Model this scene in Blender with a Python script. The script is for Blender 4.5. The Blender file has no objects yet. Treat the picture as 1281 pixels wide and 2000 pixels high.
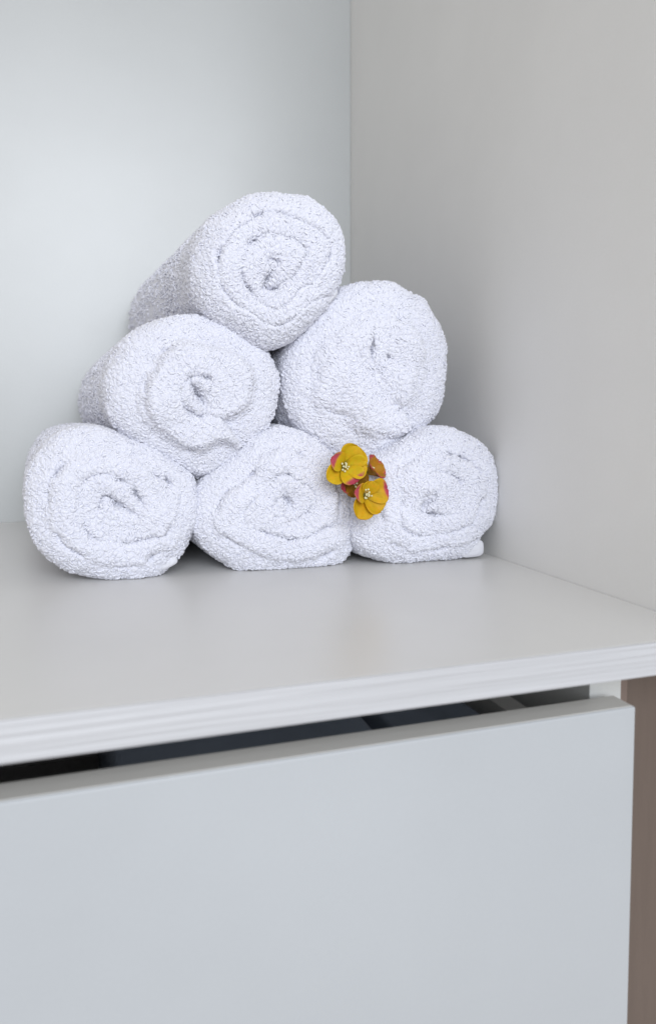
import bpy, bmesh, math, random
import numpy as np
from mathutils import Vector, Matrix

scene = bpy.context.scene
C = scene.collection
MM = 0.001
R = math.radians

# ------------------------------------------------------------------ camera
cam_d = bpy.data.cameras.new('camera')
cam = bpy.data.objects.new('camera', cam_d)
C.objects.link(cam)
scene.camera = cam
cam.location = (-0.29643, -0.82329, 0.10688)
yaw, pitch = 0.31401, 0.06255
fw = Vector((math.sin(yaw)*math.cos(pitch), math.cos(yaw)*math.cos(pitch), -math.sin(pitch)))
cam.rotation_euler = fw.to_track_quat('-Z', 'Y').to_euler()
cam.rotation_euler.rotate_axis('Z', -0.0020)
cam_d.sensor_fit = 'VERTICAL'
cam_d.sensor_height = 36.0
cam_d.lens = 36.0*1411.2/2000.0
cam_d.shift_y = -0.0458
cam_d.clip_start = 0.01
cam_d.clip_end = 50
cam_d.dof.use_dof = True
cam_d.dof.focus_distance = 0.50
cam_d.dof.aperture_fstop = 6.5

# ------------------------------------------------------------------ light
world = bpy.data.worlds.new('World')
scene.world = world
world.use_nodes = True
bg = world.node_tree.nodes['Background']
bg.inputs['Color'].default_value = (1.0, 0.955, 0.91, 1)
bg.inputs['Strength'].default_value = 0.52

def area(name, loc, target, sx, sy, power, color):
    d = bpy.data.lights.new(name, 'AREA')
    d.shape = 'RECTANGLE'; d.size = sx; d.size_y = sy
    d.energy = power; d.color = color
    o = bpy.data.objects.new(name, d); C.objects.link(o)
    o.location = loc
    o.rotation_euler = (Vector(target)-Vector(loc)).to_track_quat('-Z', 'Y').to_euler()
    return o
area('window_light', (-0.31, -2.2, 0.72), (-0.25, -0.3, 0.1), 1.25, 1.1, 35, (0.88, 0.93, 1.0))

scene.view_settings.view_transform = 'Standard'
scene.view_settings.look = 'None'
scene.view_settings.exposure = -0.07
scene.view_settings.gamma = 1.0
scene.view_settings.use_curve_mapping = False
scene.render.engine = 'CYCLES'

# ------------------------------------------------------------------ materials
def new_mat(name):
    m = bpy.data.materials.new(name); m.use_nodes = True
    nt = m.node_tree
    return m, nt, nt.nodes['Principled BSDF'], nt.nodes['Material Output']

def mat_laminate(name, col, rough=0.42, scale=(400, 400, 400), bump=0.08, var=0.03, spec=0.5, grain=None):
    m, nt, b, out = new_mat(name)
    N, L = nt.nodes, nt.links
    tc = N.new('ShaderNodeTexCoord')
    mp = N.new('ShaderNodeMapping'); mp.inputs['Scale'].default_value = scale
    L.new(tc.outputs['Object'], mp.inputs['Vector'])
    no = N.new('ShaderNodeTexNoise'); no.inputs['Scale'].default_value = 1.0
    no.inputs['Detail'].default_value = 4.0
    L.new(mp.outputs['Vector'], no.inputs['Vector'])
    # faint large blotches, hand marks
    n2 = N.new('ShaderNodeTexNoise'); n2.inputs['Scale'].default_value = 9.0
    n2.inputs['Detail'].default_value = 3.0
    L.new(tc.outputs['Object'], n2.inputs['Vector'])
    mx = N.new('ShaderNodeMix'); mx.data_type = 'RGBA'
    mx.inputs[6].default_value = tuple(c*(1-var) for c in col)+(1,)
    mx.inputs[7].default_value = tuple(min(1, c*(1+var)) for c in col)+(1,)
    L.new(no.outputs['Fac'], mx.inputs[0])
    # faint cloudy wear of the laminate
    n3 = N.new('ShaderNodeTexNoise'); n3.inputs['Scale'].default_value = 5.0
    n3.inputs['Detail'].default_value = 6.0; n3.inputs['Roughness'].default_value = 0.6
    L.new(tc.outputs['Object'], n3.inputs['Vector'])
    m3 = N.new('ShaderNodeMapRange')
    m3.inputs[1].default_value = 0.3; m3.inputs[2].default_value = 0.7
    m3.inputs[3].default_value = 0.955; m3.inputs[4].default_value = 1.02
    L.new(n3.outputs['Fac'], m3.inputs[0])
    sc = N.new('ShaderNodeVectorMath'); sc.operation = 'SCALE'
    L.new(mx.outputs[2], sc.inputs[0]); L.new(m3.outputs[0], sc.inputs['Scale'])
    L.new(sc.outputs[0], b.inputs['Base Color'])
    mr = N.new('ShaderNodeMapRange')
    mr.inputs[1].default_value = 0.3; mr.inputs[2].default_value = 0.7
    mr.inputs[3].default_value = rough-0.012; mr.inputs[4].default_value = rough+0.016
    L.new(n2.outputs['Fac'], mr.inputs[0])
    L.new(mr.outputs[0], b.inputs['Roughness'])
    b.inputs['Specular IOR Level'].default_value = spec
    bp = N.new('ShaderNodeBump'); bp.inputs['Strength'].default_value = bump
    bp.inputs['Distance'].default_value = 0.0004
    L.new(no.outputs['Fac'], bp.inputs['Height'])
    L.new(bp.outputs['Normal'], b.inputs['Normal'])
    return m

M = {}
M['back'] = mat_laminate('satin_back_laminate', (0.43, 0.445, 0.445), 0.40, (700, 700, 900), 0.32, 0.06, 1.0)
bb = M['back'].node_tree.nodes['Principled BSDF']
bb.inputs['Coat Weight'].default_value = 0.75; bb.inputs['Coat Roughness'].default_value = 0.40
M['side'] = mat_laminate('grey_white_laminate', (0.80, 0.798, 0.78), 0.5, (500, 500, 700), 0.10, 0.02, 0.45)
M['shelf'] = mat_laminate('shelf_laminate', (0.70, 0.693, 0.675), 0.33, (450, 450, 450), 0.06, 0.015)
M['edge'] = mat_laminate('embossed_edge_band', (0.535, 0.54, 0.56), 0.42, (7, 420, 420), 1.0, 0.10)
M['edge'].node_tree.nodes['Bump'].inputs['Distance'].default_value = 0.0012
M['drawer'] = mat_laminate('drawer_laminate', (0.485, 0.507, 0.53), 0.42, (500, 500, 500), 0.10, 0.02)
M['draweredge'] = mat_laminate('drawer_edge_band', (0.58, 0.57, 0.545), 0.5, (60, 500, 500), 0.15, 0.02)
M['post'] = mat_laminate('upright_edge', (0.66, 0.67, 0.66), 0.45, (500, 500, 60), 0.1, 0.02)
M['inside'] = mat_laminate('cavity_grey', (0.40, 0.39, 0.385), 0.55, (300, 300, 300), 0.1, 0.03)
M['brown'] = mat_laminate('brown_veneer', (0.15, 0.113, 0.093), 0.5, (350, 350, 25), 0.25, 0.10)
M['brown_strip'] = mat_laminate('brown_edge', (0.22, 0.165, 0.14), 0.5, (350, 350, 25), 0.25, 0.08)

def mat_towel(name, col, loops):
    m, nt, b, out = new_mat(name)
    N, L = nt.nodes, nt.links
    tc = N.new('ShaderNodeTexCoord')
    no = N.new('ShaderNodeTexNoise'); no.inputs['Scale'].default_value = 55.0
    no.inputs['Detail'].default_value = 3.0
    L.new(tc.outputs['Object'], no.inputs['Vector'])
    mx = N.new('ShaderNodeMix'); mx.data_type = 'RGBA'
    mx.inputs[6].default_value = tuple(c*0.955 for c in col)+(1,)
    mx.inputs[7].default_value = col+(1,)
    L.new(no.outputs['Fac'], mx.inputs[0])
    L.new(mx.outputs[2], b.inputs['Base Color'])
    b.inputs['Roughness'].default_value = 0.95
    b.inputs['Specular IOR Level'].default_value = 0.12
    b.inputs['Sheen Weight'].default_value = 0.15
    b.inputs['Sheen Roughness'].default_value = 0.6
    if not loops:
        b.inputs['Subsurface Weight'].default_value = 0.6
        b.inputs['Subsurface Radius'].default_value = (1.0, 1.0, 1.0)
        b.inputs['Subsurface Scale'].default_value = 0.0014
        v = N.new('ShaderNodeTexNoise'); v.inputs['Scale'].default_value = 1300.0
        v.inputs['Detail'].default_value = 2.0
        L.new(tc.outputs['Object'], v.inputs['Vector'])
        bp = N.new('ShaderNodeBump'); bp.inputs['Strength'].default_value = 0.5
        bp.inputs['Distance'].default_value = 0.0006
        L.new(v.outputs['Fac'], bp.inputs['Height'])
        L.new(bp.outputs['Normal'], b.inputs['Normal'])
    return m
M['towel'] = mat_towel('terry_ground', (0.765, 0.772, 0.855), False)
M['loop'] = mat_towel('terry_loop_cotton', (0.85, 0.857, 0.94), True)

def mat_weave(name, col, scale=900):
    m, nt, b, out = new_mat(name)
    N, L = nt.nodes, nt.links
    tc = N.new('ShaderNodeTexCoord')
    w = N.new('ShaderNodeTexWave'); w.inputs['Scale'].default_value = scale
    w.bands_direction = 'Y'
    L.new(tc.outputs['Object'], w.inputs['Vector'])
    bp = N.new('ShaderNodeBump'); bp.inputs['Strength'].default_value = 0.35
    bp.inputs['Distance'].default_value = 0.0004
    L.new(w.outputs['Fac'], bp.inputs['Height'])
    L.new(bp.outputs['Normal'], b.inputs['Normal'])
    no = N.new('ShaderNodeTexNoise'); no.inputs['Scale'].default_value = 60.0
    L.new(tc.outputs['Object'], no.inputs['Vector'])
    mx = N.new('ShaderNodeMix'); mx.data_type = 'RGBA'
    mx.inputs[6].default_value = tuple(c*0.9 for c in col)+(1,)
    mx.inputs[7].default_value = col+(1,)
    L.new(no.outputs['Fac'], mx.inputs[0])
    L.new(mx.outputs[2], b.inputs['Base Color'])
    b.inputs['Roughness'].default_value = 0.85
    b.inputs['Specular IOR Level'].default_value = 0.2
    return m
M['hem'] = mat_weave('woven_hem', (0.74, 0.745, 0.80), 1600)
M['navy'] = mat_weave('navy_cloth', (0.27, 0.31, 0.38), 500)

# ------------------------------------------------------------------ mesh helpers
def obj(name, me, mat, parent=None):
    o = bpy.data.objects.new(name, me)
    if mat is not None: me.materials.append(mat)
    C.objects.link(o)
    if parent is not None: o.parent = parent
    return o

def empty(name, loc=(0, 0, 0)):
    o = bpy.data.objects.new(name, None); C.objects.link(o)
    o.location = loc; o.empty_display_size = 0.02
    return o

def tag(o, label, cat, group=None):
    o['label'] = label; o['category'] = cat
    if group: o['group'] = group

def box_mesh(name, lo, hi, bev=0.0008):
    bm = bmesh.new()
    bmesh.ops.create_cube(bm, size=1)
    for v in bm.verts:
        for k in range(3):
            v.co[k] = (lo[k] if v.co[k] < 0 else hi[k])*MM
    if bev:
        bmesh.ops.bevel(bm, geom=list(bm.edges), offset=bev, segments=3, profile=0.5, affect='EDGES')
    me = bpy.data.meshes.new(name); bm.to_mesh(me); bm.free()
    return me

def box(name, lo, hi, mat, parent, bev=0.0008):
    o = obj(name, box_mesh(name, lo, hi, bev), mat, parent)
    for f in o.data.polygons: f.use_smooth = False
    return o

def np_mesh(name, V, F, smooth=True):
    V = np.asarray(V, np.float32); F = np.asarray(F, np.int32)
    me = bpy.data.meshes.new(name)
    k = F.shape[1]
    me.vertices.add(len(V)); me.vertices.foreach_set('co', V.ravel())
    me.loops.add(F.size); me.loops.foreach_set('vertex_index', F.ravel())
    me.polygons.add(len(F))
    me.polygons.foreach_set('loop_start', np.arange(0, F.size, k, dtype=np.int32))
    me.polygons.foreach_set('use_smooth', np.full(len(F), smooth))
    me.update(calc_edges=True); me.validate()
    return me

# ------------------------------------------------------------------ wardrobe
ward = empty('wardrobe')
tag(ward, 'white laminate wardrobe compartment whose shelf carries the towels', 'wardrobe')
box('back_panel', (-760, 0, -420), (-0.25, 16, 900), M['back'], ward, 0.0003)
box('lower_side_panel', (0, -483, -420), (16, 16, -16.2), M['brown'], ward, 0.0003)
box('side_panel', (0, -730, -15.9), (16, 16, 900), M['side'], ward, 0.0003)  # unseen front part past the shelf is lengthened to shade the right
sh = box('shelf', (-760, -546.5, -16), (-0.3, -0.3, 0), M['shelf'], ward, 0.0005)
eb = box('edge_band', (-760, -548.6, -16), (-0.3, -546.6, 0.05), M['edge'], sh, 0.0005)
box('upright_panel', (-45.5, -505, -420), (-25, -2, -16.3), M['post'], ward, 0.0006)
box('upright_panel', (-760, -505, -420), (-740, -2, -16.3), M['post'], ward, 0.0006)
box('filler_strip', (-24.6, -503, -420), (-19.2, -480, -16.3), M['brown_strip'], ward, 0.0005)
box('filler_board', (-18.4, -501, -420), (16, -484, -16.3), M['brown'], ward, 0.0005)

# ------------------------------------------------------------------ drawer (pulled open a little)
dr = empty('drawer', (0, 0, 0))
tag(dr, 'pale blue-grey wardrobe drawer standing slightly open under the shelf', 'drawer')
fp = box('front_panel', (-732, -528, -400), (-35.2, -511.4, -40.0), M['drawer'], dr, 0.0011)
box('top_edge_band', (-731, -526.8, -40.6), (-36.4, -512.4, -39.7), M['draweredge'], fp, 0.0003)
box('side_board', (-74, -511.2, -240), (-60, -60, -60), M['draweredge'], dr, 0.0006)
box('side_board', (-727, -511.2, -240), (-713, -60, -60), M['draweredge'], dr, 0.0006)
box('back_board', (-712.8, -74, -240), (-74.2, -60, -62), M['inside'], dr, 0.0006)
box('bottom_board', (-712.8, -511.2, -240), (-74.2, -74.2, -232), M['inside'], dr, 0.0006)

# dark folded cloth lying in the drawer
def cloth_pile(name, x0, x1, y0, y1, z0, z1, seed, label):
    rng = np.random.default_rng(seed)
    nx, ny = 60, 50
    xs = np.linspace(0, 1, nx); ys = np.linspace(0, 1, ny)
    X, Y = np.meshgrid(xs, ys, indexing='ij')
    H = np.zeros_like(X)
    for k in range(9):
        a = rng.uniform(-1, 1, 2)*rng.uniform(3, 16); ph = rng.uniform(0, 6.28)
        H += np.sin(a[0]*X+a[1]*Y+ph)*rng.uniform(0.5, 1.6)
    edge = np.minimum(np.minimum(X, 1-X)*(x1-x0), np.minimum(Y, 1-Y)*(y1-y0))
    rd = np.clip(edge/9.0, 0, 1); rd = np.sqrt(1-(1-rd)**2)
    Z = z0+(z1-z0+H*0.9)*np.maximum(rd, 0.0)
    V = np.stack([x0+X*(x1-x0), y0+Y*(y1-y0), Z], -1).reshape(-1, 3)*MM
    i = np.arange(nx*ny).reshape(nx, ny)
    F = np.stack([i[:-1, :-1], i[1:, :-1], i[1:, 1:], i[:-1, 1:]], -1).reshape(-1, 4)
    nb = len(V)
    o = obj(name, np_mesh(name, V, F), M['navy'], None)
    so = o.modifiers.new('thickness', 'SOLIDIFY'); so.thickness = 0.002
    tag(o, label, 'clothes', 'dark clothes in the drawer')
    return o
cloth_pile('folded_clothes', -298, -152, -500, -150, -231, -58, 3, 'dark navy folded cloth in the drawer, left of the fold in the gap')
cloth_pile('folded_clothes', -150, -78, -500, -150, -231, -63, 8, 'dark navy folded cloth in the drawer, next to its side board')

# ------------------------------------------------------------------ towels
# outline of each roll at its front end, in millimetres (x, z), and the roll's core
OUT = {
    'A': (-330, (-285.8, 51.7), [(-229.4, 44.3), (-230.2, 61.2), (-235.6, 70.4), (-248.4, 78.6), (-261.6, 85.4), (-274.6, 92.3), (-286.8, 98.5), (-301.6, 101.3), (-315.7, 98.1), (-326.6, 88.4), (-333.9, 74.8), (-336.8, 58.6), (-336.0, 42.2), (-331.2, 28.8), (-322.3, 16.6), (-308.4, 8.0), (-292.6, 2.5), (-273.1, 0.1), (-259.7, 0.2), (-252.2, 6.3), (-246.1, 8.3), (-244.9, 14.2), (-237.3, 21.9), (-232.0, 32.1)]),
    'B': (-330, (-169.6, 47.3), [(-112.5, 39.5), (-113.7, 58.3), (-120.8, 72.7), (-132.5, 82.6), (-147.9, 93.4), (-163.7, 100.1), (-177.8, 97.7), (-187.7, 91.0), (-199.7, 79.8), (-210.5, 70.8), (-220.4, 65.1), (-227.1, 56.5), (-230.1, 44.4), (-230.6, 33.8), (-225.1, 23.0), (-212.9, 11.6), (-198.6, 2.4), (-174.8, -0.7), (-152.1, -1.1), (-128.7, -0.4), (-117.6, 5.7), (-113.2, 20.6)]),
    'C': (-341, (-61.3, 48.2), [(-1.0, 51.9), (-2.6, 69.6), (-11.6, 83.4), (-29.1, 94.4), (-48.3, 99.1), (-61.7, 98.5), (-75.2, 89.6), (-89.3, 80.9), (-103.2, 76.7), (-112.3, 70.3), (-116.2, 59.4), (-117.3, 41.0), (-117.3, 18.8), (-112.2, 10.0), (-93.0, 5.5), (-60.1, 3.0), (-34.6, 2.2), (-19.4, 6.4), (-18.2, 15.4), (-16.5, 20.0), (-7.7, 24.7), (-2.1, 38.2)]),
    'D': (-328, (-229.8, 124.4), [(-170.4, 133.9), (-172.2, 147.0), (-180.5, 158.2), (-193.1, 167.6), (-209.0, 174.6), (-226.3, 176.3), (-246.7, 172.5), (-265.1, 164.4), (-276.7, 152.4), (-282.8, 137.2), (-284.6, 123.9), (-282.3, 111.2), (-274.4, 98.4), (-261.4, 89.4), (-248.1, 82.0), (-234.6, 73.0), (-223.6, 68.5), (-213.7, 72.2), (-201.1, 82.9), (-184.7, 96.3), (-175.4, 110.5), (-171.6, 123.1)]),
    'E': (-326, (-101.4, 142.4), [(-39.3, 145.5), (-42.1, 168.6), (-49.9, 187.4), (-66.8, 199.8), (-87.4, 205.8), (-109.5, 203.1), (-129.1, 193.4), (-144.5, 177.9), (-154.8, 163.1), (-159.8, 146.7), (-160.6, 128.7), (-156.2, 110.6), (-146.7, 97.7), (-133.1, 86.9), (-111.4, 80.6), (-91.1, 81.0), (-72.5, 88.4), (-56.9, 100.9), (-45.9, 118.4), (-40.0, 133.9)]),
    'F': (-330, (-177.7, 209.2), [(-120.4, 230.6), (-123.8, 244.7), (-132.2, 254.7), (-147.3, 262.1), (-165.7, 264.6), (-185.6, 260.3), (-205.1, 250.1), (-219.0, 235.4), (-226.1, 216.4), (-227.7, 199.4), (-223.1, 185.4), (-210.0, 175.0), (-195.3, 167.3), (-182.8, 159.3), (-175.5, 157.1), (-162.6, 163.5), (-147.6, 176.1), (-134.3, 189.6), (-127.7, 200.7), (-123.1, 213.2)]),
}

def smooth_periodic(a, s):
    n = len(a); f = np.fft.rfft(a); k = np.arange(len(f))
    return np.fft.irfft(f*np.exp(-0.5*(2*np.pi*k*s/n)**2), n)

def periodic_noise(rng, n, kmax, amp):
    t = np.arange(n)/n*2*np.pi; r = np.zeros(n)
    for k in range(1, kmax+1):
        r += rng.normal()*np.sin(k*t+rng.uniform(0, 6.28))/k**0.7
    return r*amp/ max(1e-6, r.std())

def noise2(rng, X, Z, scale, n=14):
    r = np.zeros_like(X)
    for k in range(n):
        a = rng.uniform(0, 2*np.pi); w = 2*np.pi/(scale*rng.uniform(0.7, 1.6))
        r += np.sin(w*(np.cos(a)*X+np.sin(a)*Z)+rng.uniform(0, 6.28))
    return r/math.sqrt(n/2)

def terry(P, seed, cell=3.6):
    """height (mm) of curled terry nubs at points P: jittered cells, raised rings with a shallow middle"""
    rg = np.random.default_rng(seed+500)
    wv = [(rg.normal(size=3)*1.1, rg.uniform(0, 6.28)) for _ in range(9)]
    Q = P.copy()
    for a in range(3):
        for k in range(3):
            w, p = wv[a*3+k]; Q[:, a] += 0.34*np.sin(P@w+p)
    Q = Q/cell
    B = np.floor(Q).astype(np.int64); best = np.full(len(Q), 9.0); sec = np.full(len(Q), 9.0); rnd = np.zeros(len(Q))
    def hsh(c, s):
        h = (c[:, 0]*374761393+c[:, 1]*668265263+c[:, 2]*2147483647+s*974634777+seed*7919) & 0xFFFFFFFF
        h = ((h ^ (h >> 13))*1274126177) & 0xFFFFFFFF
        return ((h ^ (h >> 16)) & 0xFFFF)/65535.0
    for dx in (-1, 0, 1):
        for dy in (-1, 0, 1):
            for dz in (-1, 0, 1):
                c = B+np.array([dx, dy, dz])
                d = np.sqrt((c[:, 0]+hsh(c, 1)-Q[:, 0])**2+(c[:, 1]+hsh(c, 2)-Q[:, 1])**2+(c[:, 2]+hsh(c, 3)-Q[:, 2])**2)
                cl = d < best
                sec = np.where(cl, best, np.minimum(sec, d)); rnd = np.where(cl, hsh(c, 4), rnd); best = np.where(cl, d, best)
    edge = np.clip((sec-best)/0.35, 0, 1)
    h = np.sqrt(edge)*(0.75+0.5*rnd)-0.5*np.exp(-(best/0.27)**2)
    return 1.9*h

# unit terry loop: an arch of thin yarn, legs in the ground cloth (mm)
def loop_unit(segs=4, sides=3):
    P = []
    for i in range(segs+1):
        a = math.pi*(i/segs)
        P.append((math.cos(a)*1.05, 0.0, math.sin(a)*1.25-0.55))
    P = np.array(P)
    T = np.gradient(P, axis=0); T /= np.linalg.norm(T, axis=1)[:, None]
    V = []
    for i in range(segs+1):
        n1 = np.array([0, 1.0, 0]); n2 = np.cross(T[i], n1)
        for j in range(sides):
            b = 2*math.pi*j/sides
            V.append(P[i]+0.46*(math.cos(b)*n1+math.sin(b)*n2))
    V = np.array(V); F = []
    for i in range(segs):
        for j in range(sides):
            a, b2 = i*sides+j, i*sides+(j+1) % sides
            F.append((a, b2, b2+sides, a+sides))
    return V, np.array(F)
LV, LF = loop_unit()

def make_towel(key, length, turns, theta0, seed, label, slit, hem, groove=5.2, dens=1.0, recess=2.0, grow=1.0, dx_=0.0, soft_core=0.15, shear=0.088):
    Y0, cen, pts = OUT[key]
    rng = np.random.default_rng(seed)
    cx, cz = cen
    cx += dx_
    P = np.array(pts)-np.array(cen)
    # radius by angle
    ang = np.arctan2(P[:, 1], P[:, 0]); rad = np.hypot(P[:, 0], P[:, 1])*grow+1.3
    o_ = np.argsort(ang); ang, rad = ang[o_], rad[o_]
    n = 600
    th = np.arange(n)/n*2*np.pi-np.pi
    r = np.interp(th, np.concatenate([ang[-3:]-2*np.pi, ang, ang[:3]+2*np.pi]), np.concatenate([rad[-3:], rad, rad[:3]]))
    r = smooth_periodic(r, 12.0)
    r = r+periodic_noise(rng, n, 14, 0.35)
    rel = ((th-theta0) % (2*np.pi))/(2*np.pi)      # the strip winds outward counter-clockwise, ending at theta0
    g_ = np.where(rel < 0.93, rel, 0.93*np.maximum(0, np.cos((rel-0.93)/0.07*np.pi/2))**0.7)
    # layer wobble
    wob = periodic_noise(rng, n, 5, 0.10)
    s_last = 1-(1-g_)/turns
    nr = 105
    q = 1-(1-np.linspace(0.02, 1, nr))**1.15
    Rr = q[None, :]*r[:, None]
    ca, sa = np.cos(th)[:, None], np.sin(th)[:, None]
    X, Z = Rr*ca, Rr*sa
    # core of the spiral sits off the middle of the outline
    rho = q[None, :]*s_last[:, None]
    ph = turns*rho-rel[:, None]+wob[:, None]*(1-q[None, :])*1.0
    # irregular bending of the layers
    ph = ph+0.10*noise2(rng, X, Z, 46)*(1-q[None, :]**4)
    fr = ph-np.floor(ph)
    depth_mod = np.clip(0.55+0.50*noise2(rng, X, Z, 30), 0.05, 1.25)
    prof = 1-np.abs(2*fr-1)**5.0
    core_mod = 1-soft_core*np.clip((0.62-q[None, :])/0.25, 0, 1)
    depth_mod = depth_mod*core_mod
    H = groove*depth_mod*(prof-1)
    # each layer ends at its own depth
    lay = np.floor(ph)
    lay_off = rng.normal(0, 1.5, 12)
    H += lay_off[np.clip(lay.astype(int), 0, 11)]*np.clip(prof*1.4, 0, 1)*(1-q[None, :]**6)
    H += 1.1*noise2(rng, X, Z, 38)*(1-q[None, :]**3)
    # the end face domes forward and rolls over at the rim
    H += -9.0*q[None, :]**7 - 4.0*q[None, :]**2.5
    H -= recess*np.clip((ph-(turns-2))*5, 0, 1)
    # small dark hollows where the layers part
    for _ in range(6):
        a_ = rng.uniform(-np.pi, np.pi); ia = int((a_+np.pi)/(2*np.pi)*n) % n
        col_ = fr[ia]; cand = np.where(np.minimum(col_, 1-col_) < 0.06)[0]
        cand = cand[(cand > 0.15*nr) & (cand < 0.78*nr)]
        if len(cand) == 0: continue
        jc = rng.choice(cand); px, pz = X[ia, jc], Z[ia, jc]
        tx, tz = -math.sin(a_), math.cos(a_)
        u_ = (X-px)*tx+(Z-pz)*tz; v_ = (X-px)*tz-(Z-pz)*tx
        H -= rng.uniform(5, 9)*np.exp(-(u_/rng.uniform(2.5, 5.5))**2-(v_/1.7)**2)
    # open core slit
    sx, sz, sl, sw, sa_, sd = slit
    dx, dz = X-sx, Z-sz
    u = dx*math.cos(sa_)+dz*math.sin(sa_); w_ = -dx*math.sin(sa_)+dz*math.cos(sa_)
    H -= sd*np.exp(-(u/sl)**2-(w_/sw)**2)
    # soften radially
    for _ in range(2):
        H[:, 1:-1] = 0.25*H[:, :-2]+0.5*H[:, 1:-1]+0.25*H[:, 2:]
        for _k in range(4): H = 0.25*np.roll(H, 1, 0)+0.5*H+0.25*np.roll(H, -1, 0)
    groove_v = np.concatenate([(1-prof)*depth_mod, np.zeros((n, 96))], 1)
    yf = -H                                   # forward is -y
    # pull rim back so that the widest outline stays at Y0+8
    Yf = Y0-6+yf
    shell = []
    shell.append(np.stack([cx+X, Yf, cz+Z], -1))
    # lateral
    nl = 96; tf = 58.0/length
    t = np.concatenate([np.linspace(0, tf, 71)[1:], np.linspace(tf, 1, 27)[1:]])
    ylat = Yf[:, -1][:, None]*(1-t)+(Y0+length)*t
    bulge = 1+0.012*np.sin(np.pi*t)[None, :]+0.008*noise2(rng, np.repeat(th[:, None]*40, nl, 1), np.repeat(t[None, :]*length, n, 0), 60)
    far = np.clip((t-0.965)/0.035, 0, 1); bulge = bulge*(1-0.12*far**2)[None, :]
    # keep the top ones from swelling into their neighbours
    bulge = np.minimum(bulge, 1.012)
    Xl, Zl = (r[:, None]*bulge)*np.cos(th)[:, None], (r[:, None]*bulge)*np.sin(th)[:, None]
    shell.append(np.stack([cx+Xl, ylat, cz+Zl], -1))
    G = np.concatenate(shell, 1)              # n x (nr+nl) x 3
    G[..., 0] -= shear*(np.maximum(G[..., 1]-Y0, 0))
    G[..., 2] = np.maximum(G[..., 2], 1.2+0.3*rng.random(G[..., 2].shape))
    G[..., 0] = np.minimum(G[..., 0], -1.8)
    m = G.shape[1]
    # nubby terry relief along the surface normal
    dth_ = np.roll(G, -1, 0)-np.roll(G, 1, 0); dr_ = np.gradient(G, axis=1)
    NN = np.cross(dr_, dth_); NN /= np.maximum(1e-9, np.linalg.norm(NN, axis=2, keepdims=True))
    dC = G-np.array([cx, Y0+80, cz])
    if np.einsum('ijk,ijk->', NN, dC) < 0: NN = -NN
    G0 = G.copy()
    hh = terry(G.reshape(-1, 3), seed).reshape(n, m)
    fade = np.clip(1-(G[..., 1]-Y0-45)/40, 0.25, 1)*(0.35+0.65*np.clip(np.arange(m)/8, 0, 1))[None, :]
    G = G+NN*(hh*fade)[..., None]
    G[..., 2] = np.maximum(G[..., 2], 0.2); G[..., 0] = np.minimum(G[..., 0], -0.5)
    V = G.reshape(-1, 3)
    idx = np.arange(n*m).reshape(n, m)
    nx_ = np.roll(idx, -1, 0)
    F = np.stack([idx[:, :-1], nx_[:, :-1], nx_[:, 1:], idx[:, 1:]], -1).reshape(-1, 4)
    F = F[:, ::-1]
    # close both ends
    c0 = G[:, 0].mean(0); c1 = G[:, -1].mean(0)
    V = np.concatenate([V, [c0, c1]]); a0, a1 = len(V)-2, len(V)-1
    capF = np.concatenate([np.stack([idx[:, 0], nx_[:, 0], np.full(n, a0), np.full(n, a0)], -1)[:, :3],
                           np.stack([nx_[:, -1], idx[:, -1], np.full(n, a1)], -1)])
    base = Vector((cx, Y0, 0 if cz < 70 else cz-50))
    root = empty('rolled_towel', base*MM)
    tag(root, label, 'towel', 'white towels rolled and stacked in a pyramid')
    B = np.array(base)
    T = np.concatenate([F[:, [0, 1, 2]], F[:, [0, 2, 3]], capF])
    me = np_mesh('rolled_cloth', (V-B)*MM, T)
    obj('rolled_cloth', me, M['towel'], root)
    # ---- terry loops
    V0 = np.concatenate([G0.reshape(-1, 3), [c0, c1]])
    A, Bv, Cv = V0[T[:, 0]], V0[T[:, 1]], V0[T[:, 2]]
    N = np.cross(Bv-A, Cv-A); ar = np.linalg.norm(N, axis=1)/2
    N = N/np.maximum(1e-9, 2*ar[:, None])
    ctr = (A+Bv+Cv)/3
    # outward orientation check
    d = ctr-np.array([cx, Y0+80, cz])
    if (np.einsum('ij,ij->i', N, d)*ar).sum() < 0: N = -N
    dist = ctr[:, 1]-Y0
    wgt = np.where(dist < 14, 1.0, np.where(dist < 45, 0.42, np.where(dist < 110, 0.15, 0.05)))
    wgt = np.where((ctr[:, 2] < 1.8), 0, wgt)
    wgt = np.where(ctr[:, 1] > Y0+length-2, 0, wgt)
    pr = ar*wgt; tot = pr.sum()
    cnt = int(tot*dens*0.95)
    pick = rng.choice(len(T), cnt, p=pr/tot)
    a, b = rng.random(cnt), rng.random(cnt); fl = a+b > 1; a[fl], b[fl] = 1-a[fl], 1-b[fl]
    Pt = A[pick]+(Bv-A)[pick]*a[:, None]+(Cv-A)[pick]*b[:, None]
    Nn = N[pick]
    # thin to an even spacing
    cell = np.floor(Pt/2.6).astype(np.int64)
    keyv = cell[:, 0]*73856093 ^ cell[:, 1]*19349663 ^ cell[:, 2]*83492791
    _, first = np.unique(keyv, return_index=True)
    Pt, Nn = Pt[first], Nn[first]
    gv = groove_v.reshape(-1); gv = np.concatenate([gv, [0, 0]])
    gt = gv[T].mean(1)[pick][first]
    keep = ~((gt > 0.5) & (rng.random(len(Pt)) < 0.75))
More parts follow.
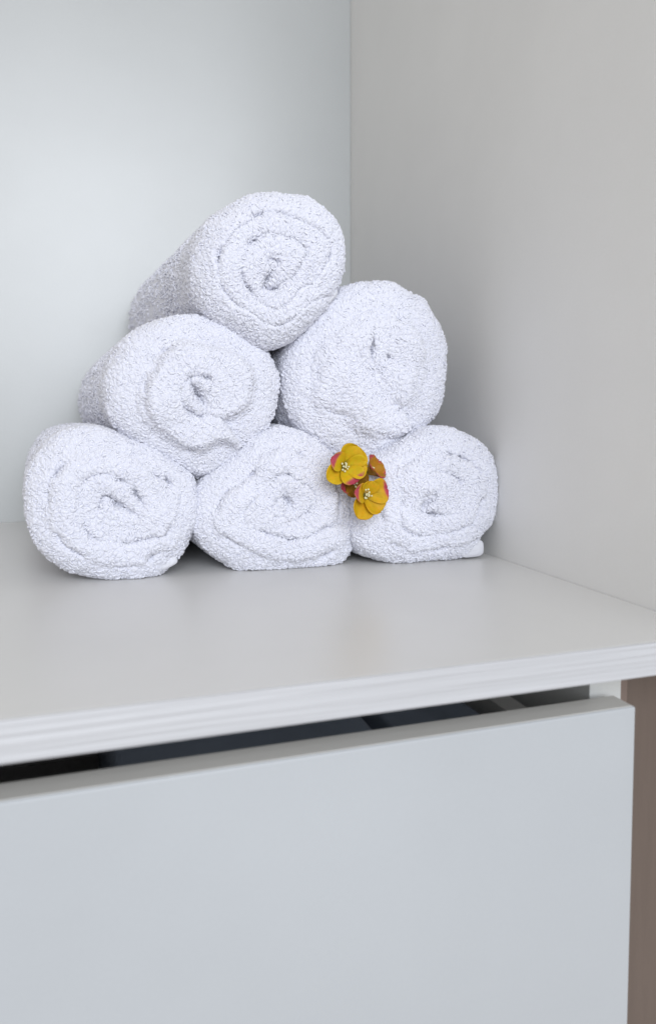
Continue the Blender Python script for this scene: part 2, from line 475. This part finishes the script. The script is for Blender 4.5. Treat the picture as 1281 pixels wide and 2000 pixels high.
    if hem:
        hx, hz, ha, hb, hr = hem
        ex = Pt[:, 0]+shear*np.maximum(Pt[:, 1]-Y0, 0)-hx; ez = Pt[:, 2]-hz
        e1 = (ex*math.cos(hr)+ez*math.sin(hr))/(ha*1.1); e2 = (-ex*math.sin(hr)+ez*math.cos(hr))/(hb*1.15)
        keep &= ((e1*e1+e2*e2) > 1) | (rng.random(len(Pt)) < 0.5)
    Pt, Nn = Pt[keep], Nn[keep]
    k = len(Pt)
    Pt = Pt+Nn*0.6
    Nn = Nn+rng.normal(0, 0.35, Nn.shape); Nn /= np.linalg.norm(Nn, axis=1)[:, None]
    tv = rng.normal(size=Nn.shape); tv -= (tv*Nn).sum(1)[:, None]*Nn; tv /= np.linalg.norm(tv, axis=1)[:, None]
    bv = np.cross(Nn, tv)
    s = rng.uniform(0.9, 1.55, k)[:, None]; hsc = rng.uniform(0.7, 1.3, k)[:, None]
    VV = (Pt[:, None, :]
          + (LV[None, :, 0:1]*(tv*s)[:, None, :])
          + (LV[None, :, 1:2]*(bv*s)[:, None, :])
          + (LV[None, :, 2:3]*(Nn*s*hsc)[:, None, :]))
    VV[..., 2] = np.maximum(VV[..., 2], 0.15)
    VV[..., 0] = np.minimum(VV[..., 0], -0.2)
    FF = (LF[None, :, :]+(np.arange(k)*len(LV))[:, None, None]).reshape(-1, 4)
    lo = obj('terry_loops', np_mesh('terry_loops', (VV.reshape(-1, 3)-B)*MM, FF), M['loop'], root)
    lo['kind'] = 'stuff'
    # ---- hem: the smooth woven end of the strip
    if hem:
        hx, hz, ha, hb, hr = hem
        ns, nlh = 20, 30
        Vh, Fh = [], []
        for i in range(nlh+1):
            tt = i/nlh
            y = Y0+4.5+(0.7*i if i < 3 else 2.4+tt*(length-14))
            e = (0.86, 0.97, 1.0)[min(i, 2)]
            for j in range(ns):
                aa = 2*math.pi*j/ns
                ex = ha*e*math.copysign(abs(math.cos(aa))**0.55, math.cos(aa)); ez = hb*e*math.copysign(abs(math.sin(aa))**0.55, math.sin(aa))
                wz = 0.35*math.sin(tt*17+seed)
                x = hx+ex*math.cos(hr)-ez*math.sin(hr)-shear*max(0, y-Y0)
                z = max(0.2, hz+ex*math.sin(hr)+ez*math.cos(hr)+wz)
                Vh.append((min(x, -0.6), y, z))
        Vh.append((hx, Y0+4.2, hz))
        for i in range(nlh):
            for j in range(ns):
                a_, b_ = i*ns+j, i*ns+(j+1) % ns
                Fh += [(a_, b_, b_+ns), (a_, b_+ns, a_+ns)]
        last = len(Vh)-1
        for j in range(ns): Fh.append((last, (j+1) % ns, j))
        obj('hem', np_mesh('hem', (np.array(Vh)-B)*MM, Fh), M['hem'], root)
    return root

make_towel('A', 300, 4, R(-36), 11, 'rolled white towel at the lower left end of the bottom row',
           (4, 0, 11, 2.6, R(-35), 9), (-249.0, 10.0, 6.6, 3.6, R(25)), dx_=1.2, shear=0.075)
make_towel('B', 296, 4, R(-22), 23, 'rolled white towel in the middle of the bottom row, left of the flowers',
           (2, 3, 6, 3.0, R(-60), 7), None)
make_towel('C', 300, 4, R(-34), 37, 'rolled white towel at the right end of the bottom row, against the side panel',
           (-6, -3, 6, 3.0, R(60), 7), (-22.0, 8.0, 10.5, 6.6, R(2)), grow=1.0, dx_=1.8)
make_towel('D', 302, 3, R(-50), 41, 'rolled white towel on the left of the middle row',
           (0, 0, 8, 2.8, R(-58), 13), None, groove=5.0, shear=0.078, soft_core=0.75, recess=6.0, grow=1.02, dx_=1.0)
make_towel('E', 300, 3, R(-55), 59, 'rolled white towel on the right of the middle row, above the flowers',
           (-3, 16, 7, 2.3, R(85), 13), None, soft_core=0.75, recess=6.0, grow=1.05, dx_=2.5)
make_towel('F', 290, 4, R(-14), 67, 'single rolled white towel on top of the pyramid',
           (-3, -6, 5, 2.4, R(60), 11), (-131.5, 196, 6.5, 3.0, R(50)), groove=4.8, shear=0.105)

# ------------------------------------------------------------------ flower sprig
def mat_petal():
    m, nt, b, out = new_mat('petal_silk')
    N, L = nt.nodes, nt.links
    at = N.new('ShaderNodeAttribute'); at.attribute_name = 'tint'
    tc = N.new('ShaderNodeTexCoord')
    no = N.new('ShaderNodeTexNoise'); no.inputs['Scale'].default_value = 260.0
    L.new(tc.outputs['Object'], no.inputs['Vector'])
    mx = N.new('ShaderNodeMix'); mx.data_type = 'RGBA'; mx.blend_type = 'MULTIPLY'
    mx.inputs[0].default_value = 0.35
    L.new(at.outputs['Color'], mx.inputs[6]); L.new(no.outputs['Color'], mx.inputs[7])
    L.new(mx.outputs[2], b.inputs['Base Color'])
    b.inputs['Roughness'].default_value = 0.6
    b.inputs['Specular IOR Level'].default_value = 0.3
    tr = N.new('ShaderNodeBsdfTranslucent'); L.new(mx.outputs[2], tr.inputs['Color'])
    ms = N.new('ShaderNodeMixShader'); ms.inputs[0].default_value = 0.15
    L.new(b.outputs[0], ms.inputs[1]); L.new(tr.outputs[0], ms.inputs[2])
    L.new(ms.outputs[0], out.inputs['Surface'])
    return m
M['petal'] = mat_petal()
def mat_plain(name, col, rough=0.6):
    m, nt, b, out = new_mat(name)
    N, L = nt.nodes, nt.links
    tc = N.new('ShaderNodeTexCoord')
    no = N.new('ShaderNodeTexNoise'); no.inputs['Scale'].default_value = 500.0
    L.new(tc.outputs['Object'], no.inputs['Vector'])
    mx = N.new('ShaderNodeMix'); mx.data_type = 'RGBA'
    mx.inputs[6].default_value = tuple(c*0.75 for c in col)+(1,); mx.inputs[7].default_value = col+(1,)
    L.new(no.outputs['Fac'], mx.inputs[0]); L.new(mx.outputs[2], b.inputs['Base Color'])
    b.inputs['Roughness'].default_value = rough
    return m
M['green'] = mat_plain('flower_green', (0.13, 0.16, 0.03))
M['stamen'] = mat_plain('stamen_cream', (0.80, 0.78, 0.50))

YEL = np.array([0.80, 0.51, 0.008]); ORA = np.array([0.55, 0.24, 0.010]); PINK = np.array([0.58, 0.075, 0.12]); OLV = np.array([0.26, 0.23, 0.02])

def petal_mesh(L_, W_, open_, curl, pink, col, seed):
    """petal along +x from the flower's core, flower axis +z; open_ = rise angle, curl = how far the tip folds over"""
    rng = np.random.default_rng(seed)
    nu, nv = 17, 15
    V, col_ = [], []
    x = z = 0.0; pa = []
    for i in range(nu):
        t = i/(nu-1)
        a = open_*(1-0.55*t)-curl*max(0, (t-0.55)/0.45)**1.6
        pa.append((x, z))
        x += L_/(nu-1)*math.cos(a); z += L_/(nu-1)*math.sin(a)
    for i in range(nu):
        t = i/(nu-1)
        w = W_*0.5*(0.26+0.74*math.sin(min(1, t/0.62)*math.pi/2))*(math.sqrt(max(0.0, 1-((t-0.62)/0.385)**2)) if t > 0.62 else 1)
        for j in range(nv):
            s = 2*j/(nv-1)-1
            cup = (s*s)*w*0.58*(1-0.45*t)
            ruff = (0.45*math.sin(s*5+seed)+0.25*math.sin(s*11+seed*2))*t*t
            V.append((pa[i][0]-0.06*w*s*s, s*w, pa[i][1]+cup+ruff))
            c = col*(1-0.0*t)
            c = OLV*(1-min(1, t/0.28))+c*min(1, t/0.28)
            e = max(0, (t-(1-pink))/0.08) if pink > 0 else 0
            e = min(1, e)*(1 if abs(s) < 0.85 else 0.6)
            c = c*(1-e)+PINK*e
            col_.append((*c, 1))
    idx = np.arange(nu*nv).reshape(nu, nv)
    F = np.stack([idx[:-1, :-1], idx[1:, :-1], idx[1:, 1:], idx[:-1, 1:]], -1).reshape(-1, 4)
    me = np_mesh('petal', np.array(V)*MM, F)
    ca = me.color_attributes.new('tint', 'FLOAT_COLOR', 'POINT')
    ca.data.foreach_set('color', np.array(col_, np.float32).ravel())
    return me

def tube_bm(bm, pts, rad, sides=6):
    rings = []
    for i, p in enumerate(pts):
        p = Vector(p)
        d = (Vector(pts[min(i+1, len(pts)-1)])-Vector(pts[max(i-1, 0)])).normalized()
        n1 = d.orthogonal().normalized(); n2 = d.cross(n1)
        rr = rad[i] if isinstance(rad, (list, tuple)) else rad
        rings.append([bm.verts.new(p+rr*(math.cos(2*math.pi*j/sides)*n1+math.sin(2*math.pi*j/sides)*n2)) for j in range(sides)])
    for a, b in zip(rings[:-1], rings[1:]):
        for j in range(sides): bm.faces.new((a[j], a[(j+1) % sides], b[(j+1) % sides], b[j]))
    bm.faces.new(rings[0][::-1]); bm.faces.new(rings[-1])

sprig = empty('flower_sprig', (-0.118, -0.346, 0.060))
tag(sprig, 'sprig of yellow artificial blossoms with pink petal tips tucked between the towels', 'flowers')

def blossom(loc, axis, roll, petals, col, seed, nst=10, stl=5.5):
    """petals: list of (angle deg, length, width, open deg, curl deg, pink share)"""
    rng = random.Random(seed)
    bm = bmesh.new()
    tube_bm(bm, [(0, 0, -4.5*MM), (0, 0, -2.5*MM), (0, 0, -0.6*MM), (0, 0, 0.8*MM), (0, 0, 1.6*MM)],
            [0.8*MM, 1.7*MM, 2.6*MM, 2.3*MM, 0.9*MM], 12)
    me = bpy.data.meshes.new('blossom'); bm.to_mesh(me); bm.free()
    b = obj('blossom', me, M['green'], sprig)
    b.location = (Vector(loc)*MM)-sprig.location
    b.rotation_euler = (Vector(axis).to_track_quat('Z', 'Y').to_matrix() @ Matrix.Rotation(R(roll), 3, 'Z')).to_euler()
    for k, (a, l, w, op, cu, pk) in enumerate(petals):
        pm = petal_mesh(l, w, R(op), R(cu), pk, col, seed*7+k)
        p = obj('petal', pm, M['petal'], b)
        p.rotation_euler = (0, 0, R(a)); p.location = (0, 0, (0.3+0.25*(k % 2))*MM)
        so = p.modifiers.new('thickness', 'SOLIDIFY'); so.thickness = 0.00035; so.offset = 0
    bm = bmesh.new()
    for k in range(nst):
        a = rng.uniform(0, 6.28); sp = rng.uniform(0.1, 0.75); l = stl*rng.uniform(0.7, 1.15)
        tip = Vector((math.cos(a)*math.sin(sp)*l, math.sin(a)*math.sin(sp)*l, 1+math.cos(sp)*l))*MM
        tube_bm(bm, [Vector((0.3*math.cos(a)*MM, 0.3*math.sin(a)*MM, 0.001)), tip*0.6+Vector((0, 0, 0.0006)), tip], 0.00014, 5)
        bmesh.ops.create_icosphere(bm, subdivisions=1, radius=0.00080*rng.uniform(0.8, 1.15), matrix=Matrix.Translation(tip))
    me = bpy.data.meshes.new('stamens'); bm.to_mesh(me); bm.free()
    for f in me.polygons: f.use_smooth = True
    obj('stamens', me, M['stamen'], b)
    return b

# blossoms: upper left one faces the viewer, lower right one faces right and down, one in profile, one dark between them
blossom((-132, -350, 74.5), (0.05, -1, 0.10), 0,
        [(55, 18, 21, 36, 0, 0), (-5, 17, 17, 40, 10, 0), (-62, 16, 18, 46, 60, 0.30), (-148, 18, 15, 28, 10, 0.0), (152, 15, 14, 48, 60, 0.32)], YEL, 3, 12)
blossom((-117.5, -352, 54.5), (0.22, -1, 0.12), 0,
        [(78, 13, 14, 58, 0, 0), (12, 18, 18, 34, 30, 0.20), (-52, 17, 17, 34, 5, 0), (-118, 19, 18, 20, 0, 0), (170, 15, 14, 50, 40, 0.28)], YEL*np.array([0.98, 0.90, 1]), 5, 12)
blossom((-112, -343, 68.5), (0.65, -0.65, 0.55), 20,
        [(72*k+10, 14, 13, 62, 10, 0.24 if k % 2 else 0.1) for k in range(5)], ORA, 9, 7)
blossom((-123.5, -345, 63.5), (0.0, -1, -0.1), 0,
        [(200, 12, 11, 40, 10, 0.3), (260, 12, 11, 40, 0, 0), (130, 10, 10, 50, 0, 0), (330, 13, 12, 45, 0, 0), (45, 13, 12, 45, 0, 0)], ORA*0.62, 13, 9, 5)
bm = bmesh.new()
tube_bm(bm, [(-0.002, 0.028, 0.010), (0, 0.018, 0.006), (0.001, 0.008, 0.003), (0, 0.003, 0.0)], 0.0009, 8)
for q in ((-14, -1, 13), (4, -1, -5), (7, 6, 7), (-7, 6, 2)):
    tube_bm(bm, [(0, 0.012, 0.004), (q[0]*0.5*MM, 0.009, 0.003+q[2]*0.4*MM), (q[0]*MM, (q[1]+3)*MM, q[2]*MM)], 0.0006, 6)
me = bpy.data.meshes.new('stem'); bm.to_mesh(me); bm.free()
obj('stem', me, M['green'], sprig)
